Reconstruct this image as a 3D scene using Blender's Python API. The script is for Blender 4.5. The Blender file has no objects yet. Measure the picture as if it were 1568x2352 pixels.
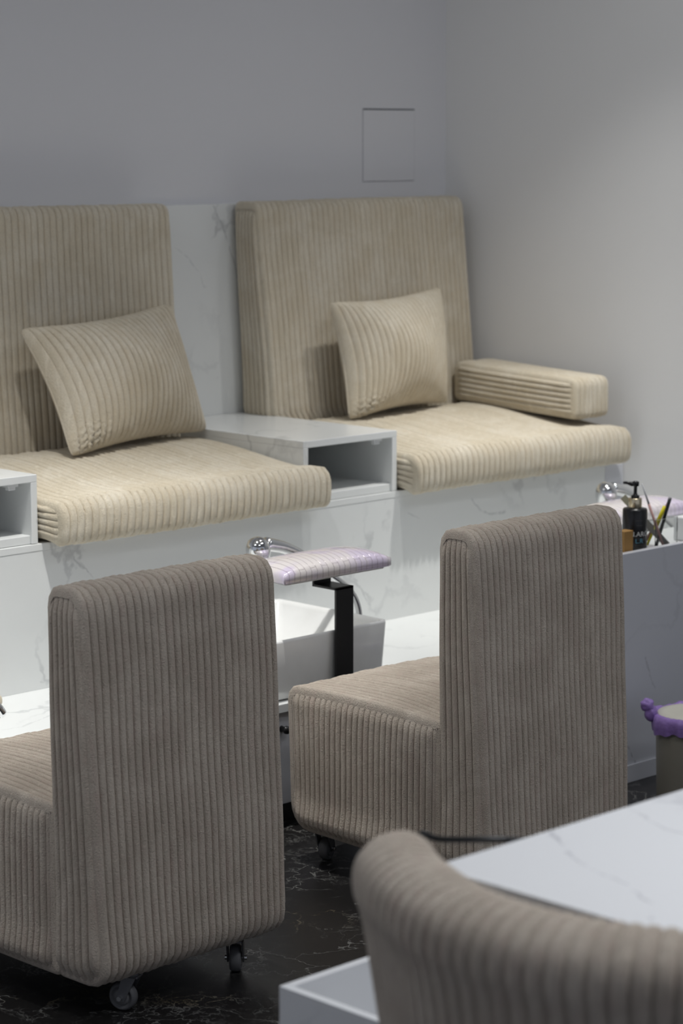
import bpy, bmesh, math, random
import numpy as np
from mathutils import Vector, Matrix
random.seed(4)
SC = bpy.context.scene
COL = SC.collection
rad = math.radians

# ------------------------------------------------------------------ camera
cam_d = bpy.data.cameras.new('camera'); cam = bpy.data.objects.new('camera', cam_d); COL.objects.link(cam)
cam_d.sensor_fit = 'VERTICAL'; cam_d.sensor_height = 36.0; cam_d.lens = 85.0
cam_d.clip_start = 0.05; cam_d.clip_end = 60
YAW, PITCH = rad(45.3), math.atan(866 / 5553)
cam.location = (0, 0, 1.6)
cam.rotation_euler = (math.pi / 2 - PITCH, 0, YAW - math.pi / 2)
cam_d.dof.use_dof = True; cam_d.dof.focus_distance = 4.9; cam_d.dof.aperture_fstop = 4.6
SC.camera = cam

# ------------------------------------------------------------------ world, lights, exposure
SC.view_settings.view_transform = 'Standard'; SC.view_settings.look = 'None'
SC.view_settings.exposure = 0.0; SC.view_settings.gamma = 1.0
SC.view_settings.use_curve_mapping = False
W = bpy.data.worlds.new('world'); SC.world = W; W.use_nodes = True
W.node_tree.nodes['Background'].inputs[0].default_value = (0.80, 0.86, 1.0, 1)
W.node_tree.nodes['Background'].inputs[1].default_value = 0.43
SC.cycles.use_denoising = True
SC.cycles.max_bounces = 10; SC.cycles.diffuse_bounces = 6

def spot(name, loc, target, power, angle, blend, size, color):
    d = bpy.data.lights.new(name, 'SPOT'); o = bpy.data.objects.new(name, d); COL.objects.link(o)
    d.energy = power; d.spot_size = rad(angle); d.spot_blend = blend; d.shadow_soft_size = size; d.color = color
    o.location = loc
    o.rotation_euler = (Vector(target) - Vector(loc)).to_track_quat('-Z', 'Y').to_euler()
    return o
def area(name, loc, target, power, sx, sy, color):
    d = bpy.data.lights.new(name, 'AREA'); o = bpy.data.objects.new(name, d); COL.objects.link(o)
    d.energy = power; d.shape = 'RECTANGLE'; d.size = sx; d.size_y = sy; d.color = color
    o.location = loc
    o.rotation_euler = (Vector(target) - Vector(loc)).to_track_quat('-Z', 'Y').to_euler()
    return o
WARM = (1.0, 0.985, 0.945)
CEIL = 2.9
SPOTS = [(1.00, 3.88, 150, 120, 4.30, 0), (2.15, 3.88, 150, 120, 4.30, 0), (3.30, 3.88, 150, 75, 4.14, .18),
         (4.62, 3.88, 34, 14, 4.28, -.05), (5.15, 3.86, 85, 100, 4.30, 0)]   # x, y, wide lobe, hot core, aim y, aim dx
for (sx, sy, p_wide, p_core, ay, ax) in SPOTS:
    spot('bench_spot', (sx, sy, CEIL - 0.06), (sx - 0.04 + ax, ay, 0.7), p_wide, 58, 1.0, 0.035, WARM)
    spot('bench_spot_core', (sx, sy, CEIL - 0.06), (sx - 0.04 + ax, ay, 0.7), p_core, 40, 1.0, 0.035, WARM)
    spot('bench_spot_spill', (sx, sy, CEIL - 0.06), (sx, sy, 0), 7.5, 165, 1.0, 0.04, (0.97, 0.98, 1.0))
FILL_PANELS = [(2.7, 1.25, 18, 120), (4.6, 2.3, 11, 160), (1.2, 3.3, 9.5, 160)]   # x, y, power, spread; unseen panels added for soft room fill
for (sx, sy, p_, spr) in FILL_PANELS:
    area('fill_panel_light', (sx, sy, CEIL - 0.05), (sx, sy, 0), p_, 1.1, 0.5, (0.95, 0.97, 1.0)).data.spread = rad(spr)

# ------------------------------------------------------------------ helpers
def tag(o, label=None, cat=None, group=None, kind=None):
    if label: o['label'] = label
    if cat: o['category'] = cat
    if group: o['group'] = group
    if kind: o['kind'] = kind
    return o
def thing(name, loc, label, cat, group=None, rz=0.0):
    o = bpy.data.objects.new(name, None); COL.objects.link(o)
    o.empty_display_size = 0.1
    o.location = loc; o.rotation_euler = (0, 0, rz)
    return tag(o, label, cat, group)
def mesh(name, verts, faces, mat, parent=None, smooth=False, label=None, loc=None):
    """link ONE mesh object; verts are in the parent's space (or the world's)"""
    m = bpy.data.meshes.new(name); m.from_pydata([tuple(v) for v in verts], [], [tuple(f) for f in faces]); m.update()
    if smooth: m.polygons.foreach_set('use_smooth', [True] * len(m.polygons))
    if mat: m.materials.append(mat)
    o = bpy.data.objects.new(name, m); COL.objects.link(o)
    if parent: o.parent = parent
    if loc: o.location = loc
    if label: o['label'] = label
    return o
class B:
    """collects shapes into one mesh"""
    def __init__(s): s.v = []; s.f = []
    def add(s, v, f):
        n = len(s.v); s.v += [tuple(p) for p in v]; s.f += [tuple(i + n for i in q) for q in f]; return s
    def box(s, x0, x1, y0, y1, z0, z1, bev=0.002, seg=2):
        bm = bmesh.new()
        vs = [bm.verts.new(p) for p in ((x0,y0,z0),(x1,y0,z0),(x1,y1,z0),(x0,y1,z0),(x0,y0,z1),(x1,y0,z1),(x1,y1,z1),(x0,y1,z1))]
        for q in ((3,2,1,0),(4,5,6,7),(0,1,5,4),(1,2,6,5),(2,3,7,6),(3,0,4,7)): bm.faces.new([vs[i] for i in q])
        if bev > 0: bmesh.ops.bevel(bm, geom=bm.edges[:], offset=bev, segments=seg, affect='EDGES', profile=0.5)
        bm.verts.index_update()
        s.add([v.co[:] for v in bm.verts], [[v.index for v in f.verts] for f in bm.faces]); bm.free(); return s
    def lathe(s, prof, seg=32, mat=None):
        n = len(prof); V = []; Fc = []
        for i in range(seg):
            a = 2 * math.pi * i / seg
            for r, z in prof:
                p = Vector((r * math.cos(a), r * math.sin(a), z)); V.append((mat @ p) if mat else p)
        for i in range(seg):
            j = (i + 1) % seg
            for k in range(n - 1): Fc.append((i*n+k, j*n+k, j*n+k+1, i*n+k+1))
        if prof[0][0] > 1e-6: Fc.append(tuple(i*n for i in reversed(range(seg))))
        if prof[-1][0] > 1e-6: Fc.append(tuple(i*n+n-1 for i in range(seg)))
        return s.add(V, Fc)
    def tube(s, pts, radii, seg=12, flat=None):
        pts = [Vector(p) for p in pts]; n = len(pts)
        if not hasattr(radii, '__len__'): radii = [radii] * n
        V = []; Fc = []; up = None
        for i, p in enumerate(pts):
            t = (pts[min(i+1, n-1)] - pts[max(i-1, 0)]).normalized()
            if up is None:
                up = Vector((0,0,1)) if abs(t.z) < .9 else Vector((1,0,0))
            a = t.cross(up).normalized(); b = a.cross(t).normalized(); up = b
            for k in range(seg):
                an = 2*math.pi*k/seg
                V.append(p + (a*math.cos(an) + b*math.sin(an) * (flat or 1.0)) * radii[i])
        for i in range(n-1):
            for k in range(seg):
                l = (k+1) % seg
                Fc.append((i*seg+k, i*seg+l, (i+1)*seg+l, (i+1)*seg+k))
        Fc.append(tuple(reversed(range(seg)))); Fc.append(tuple((n-1)*seg+k for k in range(seg)))
        return s.add(V, Fc)
    def obj(s, name, mat, parent=None, smooth=False, label=None):
        v = s.v
        if parent is not None and parent.type == 'EMPTY' and getattr(s, 'world', True):
            mi = (Matrix.Translation(parent.location) @ parent.rotation_euler.to_matrix().to_4x4()).inverted()
            v = [mi @ Vector(p) for p in v]
        return mesh(name, v, s.f, mat, parent, smooth, label)
def local(b): b.world = False; return b
def smooth_path(pts, n=8):
    P = [Vector(p) for p in pts]; P = [2*P[0]-P[1]] + P + [2*P[-1]-P[-2]]; out = []
    for i in range(1, len(P)-2):
        for k in range(n):
            t = k/n; a,b,c,d = P[i-1],P[i],P[i+1],P[i+2]
            out.append(0.5*((2*b)+(c-a)*t+(2*a-5*b+4*c-d)*t*t+(3*b-a-3*c+d)*t**3))
    out.append(P[-2]); return out
def sstep(a, b, x):
    t = np.clip((x-a)/(b-a), 0, 1); return t*t*(3-2*t)

# ------------------------------------------------------------------ materials
def nt(name):
    m = bpy.data.materials.new(name); m.use_nodes = True
    t = m.node_tree; t.nodes.clear()
    out = t.nodes.new('ShaderNodeOutputMaterial'); b = t.nodes.new('ShaderNodeBsdfPrincipled')
    t.links.new(b.outputs[0], out.inputs[0]); return m, t, b
def N(t, kind, **kw):
    n = t.nodes.new(kind)
    for k, v in kw.items():
        if k.startswith('i'): n.inputs[int(k[1:])].default_value = v
        else: setattr(n, k, v)
    return n
def L(t, a, b): t.links.new(a, b)
def M(t, op, a, b=None, clamp=False):
    n = t.nodes.new('ShaderNodeMath'); n.operation = op; n.use_clamp = clamp
    for i, x in enumerate((a, b)):
        if x is None: continue
        if isinstance(x, (int, float)): n.inputs[i].default_value = x
        else: L(t, x, n.inputs[i])
    return n.outputs[0]
def V(t, op, a, b=None, out=0):
    n = t.nodes.new('ShaderNodeVectorMath'); n.operation = op
    for i, x in enumerate((a, b)):
        if x is None: continue
        if isinstance(x, (tuple, list)): n.inputs[i].default_value = x
        else: L(t, x, n.inputs[i])
    return n.outputs[out]
def ramp(t, x, a, b):
    n = t.nodes.new('ShaderNodeMapRange'); n.interpolation_type = 'SMOOTHSTEP'
    L(t, x, n.inputs[0]); n.inputs[1].default_value = a; n.inputs[2].default_value = b
    return n.outputs[0]
def mix(t, f, a, b):
    n = t.nodes.new('ShaderNodeMix'); n.data_type = 'RGBA'
    for s, x in ((n.inputs[0], f), (n.inputs[6], a), (n.inputs[7], b)):
        if isinstance(x, (int, float)): s.default_value = x
        elif isinstance(x, (tuple, list)): s.default_value = (*x[:3], 1)
        else: L(t, x, s)
    return n.outputs[2]
def noise(t, vec, scale, detail=4, rough=.55, dist=0.0):
    n = t.nodes.new('ShaderNodeTexNoise'); n.inputs['Scale'].default_value = scale
    n.inputs['Detail'].default_value = detail; n.inputs['Roughness'].default_value = rough
    n.inputs['Distortion'].default_value = dist
    if vec is not None: L(t, vec, n.inputs['Vector'])
    return n
def simple(name, col, rough=.5, metal=0.0, coat=0.0, spec=.5, trans=0.0, bump=None, ior=1.45):
    m, t, b = nt(name)
    tc = N(t, 'ShaderNodeTexCoord')
    nz = noise(t, tc.outputs['Object'], 35, 3)
    c2 = tuple(c*.93 for c in col)
    L(t, mix(t, nz.outputs[0], c2, col), b.inputs['Base Color'])
    b.inputs['Roughness'].default_value = rough; b.inputs['Metallic'].default_value = metal
    b.inputs['Coat Weight'].default_value = coat; b.inputs['Coat Roughness'].default_value = .08
    b.inputs['Specular IOR Level'].default_value = spec
    b.inputs['Transmission Weight'].default_value = trans; b.inputs['IOR'].default_value = ior
    if bump:
        bn = noise(t, tc.outputs['Object'], bump[0], 3); bp = N(t, 'ShaderNodeBump'); bp.inputs['Strength'].default_value = bump[1]
        bp.inputs['Distance'].default_value = bump[2]
        L(t, bn.outputs[0], bp.inputs['Height']); L(t, bp.outputs[0], b.inputs['Normal'])
    return m
def plush(name, c_hi, c_lo, c_alt, mottle=9.0):
    """crushed corduroy plush: patches where the pile lies the other way, plus fine pile"""
    m, t, b = nt(name)
    tc = N(t, 'ShaderNodeTexCoord'); o = tc.outputs['Object']
    n1 = noise(t, o, mottle, 5, .6, .6); n2 = noise(t, o, mottle*7, 4, .65); n3 = noise(t, o, 560, 2, .7)
    st = noise(t, V(t, 'MULTIPLY', o, (55, 55, 9)), 1.0, 3, .6)                 # streaks along the cords
    c = mix(t, ramp(t, n1.outputs[0], .36, .66), c_lo, c_hi)
    c = mix(t, M(t, 'MULTIPLY', ramp(t, n2.outputs[0], .45, .75), .55), c, c_alt)
    c = mix(t, M(t, 'MULTIPLY', ramp(t, st.outputs[0], .50, .68), .55), c, c_alt)
    c = mix(t, M(t, 'MULTIPLY', ramp(t, st.outputs[0], .46, .30), .45), c, tuple(min(1, x*1.16) for x in c_hi))
    c = mix(t, M(t, 'MULTIPLY', ramp(t, n3.outputs[0], .50, .72), .55), c, tuple(x*.55 for x in c_lo))
    L(t, c, b.inputs['Base Color'])
    b.inputs['Roughness'].default_value = .95; b.inputs['Specular IOR Level'].default_value = .1
    b.inputs['Sheen Weight'].default_value = .25; b.inputs['Sheen Roughness'].default_value = .5
    b.inputs['Sheen Tint'].default_value = (1, .97, .92, 1)
    bp = N(t, 'ShaderNodeBump'); bp.inputs['Strength'].default_value = .8; bp.inputs['Distance'].default_value = .0028
    h = M(t, 'ADD', n3.outputs[0], M(t, 'MULTIPLY', noise(t, o, 240, 3, .6).outputs[0], 1.2))
    L(t, h, bp.inputs['Height']); L(t, bp.outputs[0], b.inputs['Normal'])
    return m
def marble(name, base, vein, amount=.5, scale=2.2, rough=.22, lines=(), coat=.0, wid=.016):
    m, t, b = nt(name)
    g = N(t, 'ShaderNodeNewGeometry'); p = g.outputs['Position']
    wz = noise(t, p, 3.2, 5, .6)
    w = V(t, 'ADD', p, V(t, 'SCALE', V(t, 'SUBTRACT', wz.outputs['Color'], (.5,.5,.5))))
    w.node.inputs[0].is_linked
    t.nodes[-1]
    for n in t.nodes:
        if n.type == 'VECT_MATH' and n.operation == 'SCALE': n.inputs['Scale'].default_value = .22
    n1 = noise(t, w, scale, 6, .5); a = M(t, 'ABSOLUTE', M(t, 'SUBTRACT', n1.outputs[0], .5))
    v1 = M(t, 'SUBTRACT', 1.0, ramp(t, a, 0.0, wid))
    msk = ramp(t, noise(t, p, 2.6, 2).outputs[0], .46, .68)
    v = M(t, 'MULTIPLY', M(t, 'MULTIPLY', v1, msk), amount)
    cl = ramp(t, noise(t, w, scale*.8, 4).outputs[0], .45, .8)
    v = M(t, 'MAXIMUM', v, M(t, 'MULTIPLY', cl, amount*.10))
    # drawn veins
    if lines:
        wz2 = noise(t, p, 30, 4, .6)
        off = V(t, 'MULTIPLY', V(t, 'SUBTRACT', wz2.outputs['Color'], (.5,.5,.5)), (.02,.02,.02))
        q = V(t, 'ADD', p, off)
        thick = M(t, 'ADD', .0024, M(t, 'MULTIPLY', ramp(t, noise(t, p, 22, 3).outputs[0], .4, .75), .006))
        for pts, amt in lines:
            dmin = None
            for A, Bp in zip(pts[:-1], pts[1:]):
                A = Vector(A); Bp = Vector(Bp); ba = Bp - A; l2 = ba.dot(ba)
                pa = V(t, 'SUBTRACT', q, tuple(A))
                h = M(t, 'MULTIPLY', V(t, 'DOT_PRODUCT', pa, tuple(ba), out=1), 1.0/l2, clamp=True)
                cx = t.nodes.new('ShaderNodeCombineXYZ')
                for i in range(3): L(t, h, cx.inputs[i])
                d = V(t, 'LENGTH', V(t, 'SUBTRACT', pa, V(t, 'MULTIPLY', cx.outputs[0], tuple(ba))), out=1)
                dmin = d if dmin is None else M(t, 'MINIMUM', dmin, d)
            lv = M(t, 'SUBTRACT', 1.0, M(t, 'DIVIDE', dmin, thick, clamp=True))
            v = M(t, 'MAXIMUM', v, M(t, 'MULTIPLY', lv, amt))
    L(t, mix(t, v, base, vein), b.inputs['Base Color'])
    b.inputs['Roughness'].default_value = rough; b.inputs['Coat Weight'].default_value = coat
    return m
def floor_mat():
    m, t, b = nt('black_marble_tile')
    g = N(t, 'ShaderNodeNewGeometry'); p = g.outputs['Position']
    wz = noise(t, p, 5, 5, .65)
    sc = t.nodes.new('ShaderNodeVectorMath'); sc.operation = 'SCALE'; sc.inputs['Scale'].default_value = .28
    L(t, V(t, 'SUBTRACT', wz.outputs['Color'], (.5,.5,.5)), sc.inputs[0])
    w = V(t, 'ADD', p, sc.outputs[0])
    vo = N(t, 'ShaderNodeTexVoronoi'); vo.feature = 'DISTANCE_TO_EDGE'; vo.inputs['Scale'].default_value = 5.5; L(t, w, vo.inputs['Vector'])
    v1 = M(t, 'SUBTRACT', 1.0, ramp(t, vo.outputs['Distance'], 0.0, .018))
    vo2 = N(t, 'ShaderNodeTexVoronoi'); vo2.feature = 'DISTANCE_TO_EDGE'; vo2.inputs['Scale'].default_value = 15; L(t, w, vo2.inputs['Vector'])
    v2 = M(t, 'SUBTRACT', 1.0, ramp(t, vo2.outputs['Distance'], 0.0, .04))
    m1 = ramp(t, noise(t, p, 6, 3).outputs[0], .42, .65); m2 = ramp(t, noise(t, p, 4.2, 4).outputs[0], .42, .66)
    v = M(t, 'MAXIMUM', M(t, 'MULTIPLY', v1, M(t,'MULTIPLY', m1, .34)), M(t, 'MULTIPLY', v2, M(t, 'MULTIPLY', m2, .30)))
    cl = M(t, 'MULTIPLY', M(t,'MULTIPLY', ramp(t, noise(t, w, 26, 6, .75, 1.5).outputs[0], .56, .72), m2), .26)
    v = M(t, 'MAXIMUM', v, cl)
    vc = mix(t, ramp(t, noise(t, p, 3.3, 2).outputs[0], .55, .7), (.42,.42,.40), (.42,.33,.16))
    L(t, mix(t, v, (.011,.0105,.0105), vc), b.inputs['Base Color'])
    b.inputs['Roughness'].default_value = .30; b.inputs['Specular IOR Level'].default_value = .35
    return m
def paint(name, col):
    m, t, b = nt(name)
    g = N(t, 'ShaderNodeNewGeometry')
    L(t, mix(t, noise(t, g.outputs['Position'], 1.5, 3).outputs[0], tuple(c*.98 for c in col), col), b.inputs['Base Color'])
    b.inputs['Roughness'].default_value = .75; b.inputs['Specular IOR Level'].default_value = .25
    bp = N(t, 'ShaderNodeBump'); bp.inputs['Strength'].default_value = .08; bp.inputs['Distance'].default_value = .001
    L(t, noise(t, g.outputs['Position'], 160, 3).outputs[0], bp.inputs['Height']); L(t, bp.outputs[0], b.inputs['Normal'])
    return m

CREAM = plush('cream_corduroy', (.71,.65,.535), (.62,.55,.425), (.655,.57,.435), 7)
TAUPE = plush('beige_corduroy', (.555,.487,.412), (.455,.393,.327), (.48,.387,.33), 8)
WALLP = paint('grey_white_paint', (.66,.66,.685))
WALLR = paint('white_paint', (.70,.70,.70))
CEILP = paint('ceiling_paint', (.7,.7,.7))
FLOORM = floor_mat()
MW, MG = (.72,.735,.73), (.30,.31,.33)
MARB = marble('white_marble_board', MW, MG, .45, 2.0, .24, lines=[
    ([(4.539,5.1,1.407),(4.567,5.1,1.364),(4.591,5.1,1.315),(4.612,5.1,1.259),(4.63,5.1,1.2)], .75),
    ([(4.40,5.1,1.29),(4.45,5.1,1.26),(4.49,5.1,1.215),(4.508,5.1,1.178)], .35),
    ([(3.532,4.486,.625),(3.542,4.486,.60),(3.562,4.486,.581),(3.588,4.486,.562),(3.605,4.486,.544)], .55),
    ([(4.455,4.486,.45),(4.498,4.486,.422),(4.523,4.486,.383),(4.548,4.486,.35)], .5),
    ([(4.954,4.486,.594),(4.981,4.486,.564),(5.027,4.486,.544),(5.09,4.486,.545)], .5),
    ([(4.66,4.486,.62),(4.70,4.486,.58),(4.74,4.486,.565)], .4),
    ([(3.05,4.25,.30),(3.18,4.22,.30),(3.30,4.27,.30),(3.4,4.20,.30)], .35),
    ([(3.0,4.12,.30),(3.16,4.10,.30),(3.3,4.13,.30)], .35)])
MARB_DESK = marble('white_marble_desk', (.74,.75,.77), (.28,.28,.33), .3, 1.6, .28, lines=[
    ([(2.31,1.93,.74),(2.237,1.886,.74),(2.181,1.811,.74),(2.155,1.756,.74),(2.142,1.693,.74),(2.103,1.63,.74),(2.063,1.593,.74)], .6),
    ([(2.40,1.90,.74),(2.364,1.828,.74),(2.352,1.798,.74),(2.352,1.70,.74)], .35)])
MARB_CTR = marble('grey_white_marble', (.60,.61,.65), (.16,.16,.18), .13, 2.4, .3, lines=[
    ([(4.70,3.67,.31),(4.716,3.67,.274),(4.729,3.67,.244),(4.74,3.67,.228)], .4),
    ([(4.60,3.67,.14),(4.623,3.67,.109),(4.661,3.67,.054),(4.678,3.67,.011)], .8)])
CERAM = simple('white_ceramic', (.87,.875,.865), .12, coat=.4)
CHROME = simple('chrome', (.78,.79,.80), .06, metal=1)
BLACKM = simple('black_metal', (.012,.012,.012), .38, bump=(300,.1,.001))
BLACKP = simple('black_plastic', (.012,.012,.013), .22)
RUBBER = simple('grey_rubber', (.105,.105,.11), .55)
HUBM = simple('grey_plastic_hub', (.15,.15,.155), .4)
STEEL = simple('dark_steel', (.20,.20,.21), .38, metal=.8)
BOLT = simple('bolt_steel', (.6,.6,.6), .25, metal=1)
GOLD = simple('champagne_metal', (.72,.62,.44), .22, metal=1)
KRAFT = simple('amber_carton', (.36,.20,.06), .6)
CLEAR = simple('clear_acrylic', (.97,.98,.98), .02, trans=1.0, ior=1.3)
PINK = simple('dusty_pink_wood', (.42,.24,.22), .45)
TRANSL = simple('pale_grey_plastic', (.45,.46,.48), .25)
YELLOW = simple('yellow_plastic', (.75,.66,.02), .45)
FILEM = simple('grey_emery', (.17,.165,.15), .8)
KHAKI = simple('khaki_emery', (.26,.245,.17), .8)
WHITEP = simple('white_plastic', (.72,.73,.74), .4)
BINM = simple('taupe_plastic', (.33,.31,.26), .45)
LIDM = simple('cream_plastic', (.62,.60,.52), .45)
LINER = simple('purple_film', (.30,.19,.50), .35, bump=(60,.6,.004))
TEXTW = simple('label_white', (.62,.62,.60), .5)
TEXTB = simple('label_blue', (.10,.28,.36), .5)
TEXTG = simple('label_dim', (.16,.15,.12), .5)
DARKGAP = simple('dark_gap', (.02,.03,.03), .9)
LEGW = simple('pale_wood', (.4,.3,.2), .5)
def vinyl():
    m, t, b = nt('iridescent_crocodile_vinyl')
    tc = N(t, 'ShaderNodeTexCoord'); o = tc.outputs['Object']
    f = ramp(t, noise(t, o, 9, 3, .5, 1.0).outputs[0], .42, .66)
    c = mix(t, f, (.80,.75,.74), (.71,.63,.79))
    # embossed cells: columns across the pad, broken into scales
    br = N(t, 'ShaderNodeTexBrick'); br.inputs['Scale'].default_value = 1.0
    br.inputs['Brick Width'].default_value = .16; br.inputs['Row Height'].default_value = .0180
    br.inputs['Mortar Size'].default_value = .0011; br.inputs['Mortar Smooth'].default_value = .4
    sep = N(t, 'ShaderNodeSeparateXYZ'); L(t, V(t, 'ADD', o, V(t, 'MULTIPLY', noise(t, o, 30, 2).outputs['Color'], (.004,.01,.01))), sep.inputs[0])
    cb = N(t, 'ShaderNodeCombineXYZ')
    L(t, M(t, 'ADD', sep.outputs[1], sep.outputs[2]), cb.inputs[0]); L(t, sep.outputs[0], cb.inputs[1])
    L(t, cb.outputs[0], br.inputs['Vector'])
    c = mix(t, M(t, 'MULTIPLY', br.outputs['Fac'], .6), c, (.24,.19,.22))
    L(t, c, b.inputs['Base Color'])
    b.inputs['Roughness'].default_value = .22; b.inputs['Metallic'].default_value = .25
    b.inputs['Coat Weight'].default_value = .6; b.inputs['Coat Roughness'].default_value = .12
    bp = N(t, 'ShaderNodeBump'); bp.inputs['Strength'].default_value = .5; bp.inputs['Distance'].default_value = .0015; bp.invert = True
    L(t, br.outputs['Fac'], bp.inputs['Height']); L(t, bp.outputs[0], b.inputs['Normal'])
    return m
VINYL = vinyl()

# ------------------------------------------------------------------ ribbed upholstery
RIB = .0208
def ribshape(f):
    return np.sqrt(np.clip(1 - np.abs(2*f - 1)**2.5, 0, 1))
def rib_samples(a, b, n, per=10):
    k = np.arange(per)/per
    f = (1 - np.cos(np.pi*k))/2
    t = np.concatenate([i + f for i in range(n)] + [[n]])
    x = a + (b - a)*t/n
    r = np.concatenate([np.tile(ribshape(f), n), [0]])
    return x, r
def rounded_profile(y0, y1, z0, z1, radii, step):
    """closed outline in (y,z); radii at (y0,z0),(y1,z0),(y1,z1),(y0,z1)"""
    P = []; Nn = []
    cs = [(y0+radii[0], z0+radii[0], radii[0], math.pi), (y1-radii[1], z0+radii[1], radii[1], 1.5*math.pi),
          (y1-radii[2], z1-radii[2], radii[2], 0), (y0+radii[3], z1-radii[3], radii[3], .5*math.pi)]
    corner = []
    for cy, cz, r, a0 in cs:
        k = max(3, int(r*math.pi/2/step))
        corner.append([((cy + r*math.cos(a0 + math.pi/2*i/k), cz + r*math.sin(a0 + math.pi/2*i/k)), (math.cos(a0+math.pi/2*i/k), math.sin(a0+math.pi/2*i/k))) for i in range(k+1)])
    for i in range(4):
        for p, n in corner[i]: P.append(p); Nn.append(n)
        a, na = corner[i][-1]; b, _ = corner[(i+1) % 4][0]
        d = math.hypot(b[0]-a[0], b[1]-a[1]); k = int(d/step)
        for j in range(1, k+1):
            f = j/(k+1); P.append((a[0]+(b[0]-a[0])*f, a[1]+(b[1]-a[1])*f)); Nn.append(na)
    return np.array(P), np.array(Nn)
def ribbed_block(x0, x1, y0, y1, z0, z1, radii, cap='y', h=.0078, rx=.014, step=.018, bulge=.006, warp=None, rib=RIB, seed=0, open_hem=False):
    rs = np.random.RandomState(seed)
    P, Nn = rounded_profile(y0, y1, z0, z1, radii, step)
    n = max(3, round((x1-x0)/rib)); xs, rv = rib_samples(x0, x1, n)
    d = np.minimum(xs-x0, x1-xs); dd = np.clip(rx-d, 0, rx); ins = rx - np.sqrt(np.maximum(rx*rx - dd*dd, 0))
    ns = len(P); nx = len(xs)
    # gentle wander of the ribs along their length
    ph = rs.rand(4)*6.28; s = np.arange(ns)/ns*2*np.pi
    wob = .0011*(np.sin(3*s+ph[0]) + .5*np.sin(6*s+ph[1]))
    edge = np.clip(d/.03, 0, 1)
    X = xs[:, None] + wob[None, :]*edge[:, None]
    hh = h*(1 + .12*np.sin(xs*91+ph[3]))
    D = (rv*hh - h*.5)[:, None] - ins[:, None]
    Y = P[None, :, 0] + Nn[None, :, 0]*D; Z = P[None, :, 1] + Nn[None, :, 1]*D
    verts = np.stack([np.broadcast_to(X, Y.shape), Y, Z], -1).reshape(-1, 3)
    idx = np.arange(nx*ns).reshape(nx, ns); j = np.roll(np.arange(ns), -1)
    faces = np.stack([idx[:-1, :], idx[1:, :], idx[1:, j], idx[:-1, j]], -1).reshape(-1, 4)
    VV = [verts]; FF = [faces]; off = len(verts)
    # caps
    e = rx*.72; cy0, cy1, cz0, cz1 = y0+e, y1-e, z0+e, z1-e
    hy, hz = (cy1-cy0)/2, (cz1-cz0)/2; my, mz = (cy0+cy1)/2, (cz0+cz1)/2
    if cap == 'y':
        k = max(3, round((cy1-cy0)/rib)); u, ru = rib_samples(-1, 1, k); v = np.linspace(-1, 1, max(6, int((cz1-cz0)/.014)))
        U, Vv = np.meshgrid(u, v, indexing='ij'); R = np.broadcast_to(ru[:, None], U.shape)
    else:
        k = max(3, round((cz1-cz0)/(rib*.78))); v, rv2 = rib_samples(-1, 1, k); u = np.linspace(-1, 1, max(6, int((cy1-cy0)/.014)))
        U, Vv = np.meshgrid(u, v, indexing='ij'); R = np.broadcast_to(rv2[None, :], U.shape)
    K = np.maximum(np.abs(U), np.abs(Vv))
    rr = [min(max(r - e*.6, .001), min(hy, hz)*.98) for r in radii]       # y0z0, y1z0, y1z1, y0z1
    def cut(d, r):                                                        # how far a rounded corner eats in, d from its edge
        q = np.clip(r - d, 0, r); return r - np.sqrt(np.maximum(r*r - q*q, 0))
    if cap == 'y':
        yy = U*hy; dl, dr = yy + hy, hy - yy
        lo = -hz + np.maximum(cut(dl, rr[0]), cut(dr, rr[1])); hi = hz - np.maximum(cut(dl, rr[3]), cut(dr, rr[2]))
        Yc = my + yy; Zc = mz + lo + (hi - lo)*(Vv + 1)/2
    else:
        zz = Vv*hz; db, dt = zz + hz, hz - zz
        lo = -hy + np.maximum(cut(db, rr[0]), cut(dt, rr[3])); hi = hy - np.maximum(cut(db, rr[1]), cut(dt, rr[2]))
        Zc = mz + zz; Yc = my + lo + (hi - lo)*(U + 1)/2
    fade = 1 - sstep(.90, 1.0, K)
    out = -rx*.12 + bulge*(1-K**4) + (R*h)*fade - h*.25
    if open_hem:                                     # side ribs run down and curl under, no welt at the hem
        Kf = np.maximum(np.abs(U), Vv)
        fade = 1 - sstep(.90, 1.0, Kf)
        low = sstep(-.50, -.92, Vv)*(1 - sstep(.92, 1.0, np.abs(U)))
        out = -rx*.12 + bulge*(1-Kf**4*(Kf > 0)) + (R*h)*fade - h*.25 + .007*low - .020*sstep(-.90, -1.0, Vv)**2
        Zc = Zc - .006*sstep(-.85, -1.0, Vv)
    for sgn, xe in ((1, x1), (-1, x0)):
        cv = np.stack([xe + sgn*out, Yc, Zc], -1).reshape(-1, 3)
        nu, nv = U.shape; ci = np.arange(nu*nv).reshape(nu, nv) + off
        q = np.stack([ci[:-1, :-1], ci[1:, :-1], ci[1:, 1:], ci[:-1, 1:]], -1).reshape(-1, 4)
        if sgn < 0: q = q[:, ::-1]
        VV.append(cv); FF.append(q); off += len(cv)
    verts = np.concatenate(VV); faces = np.concatenate(FF)
    # soft lumps
    for _ in range(5):
        k = rs.randn(3)*8; p = rs.rand()*6.28; a = rs.randn(3)*.0006
        verts = verts + np.sin(verts@k + p)[:, None]*a[None, :]
    if warp: verts = warp(verts)
    return verts, faces.tolist()

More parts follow.
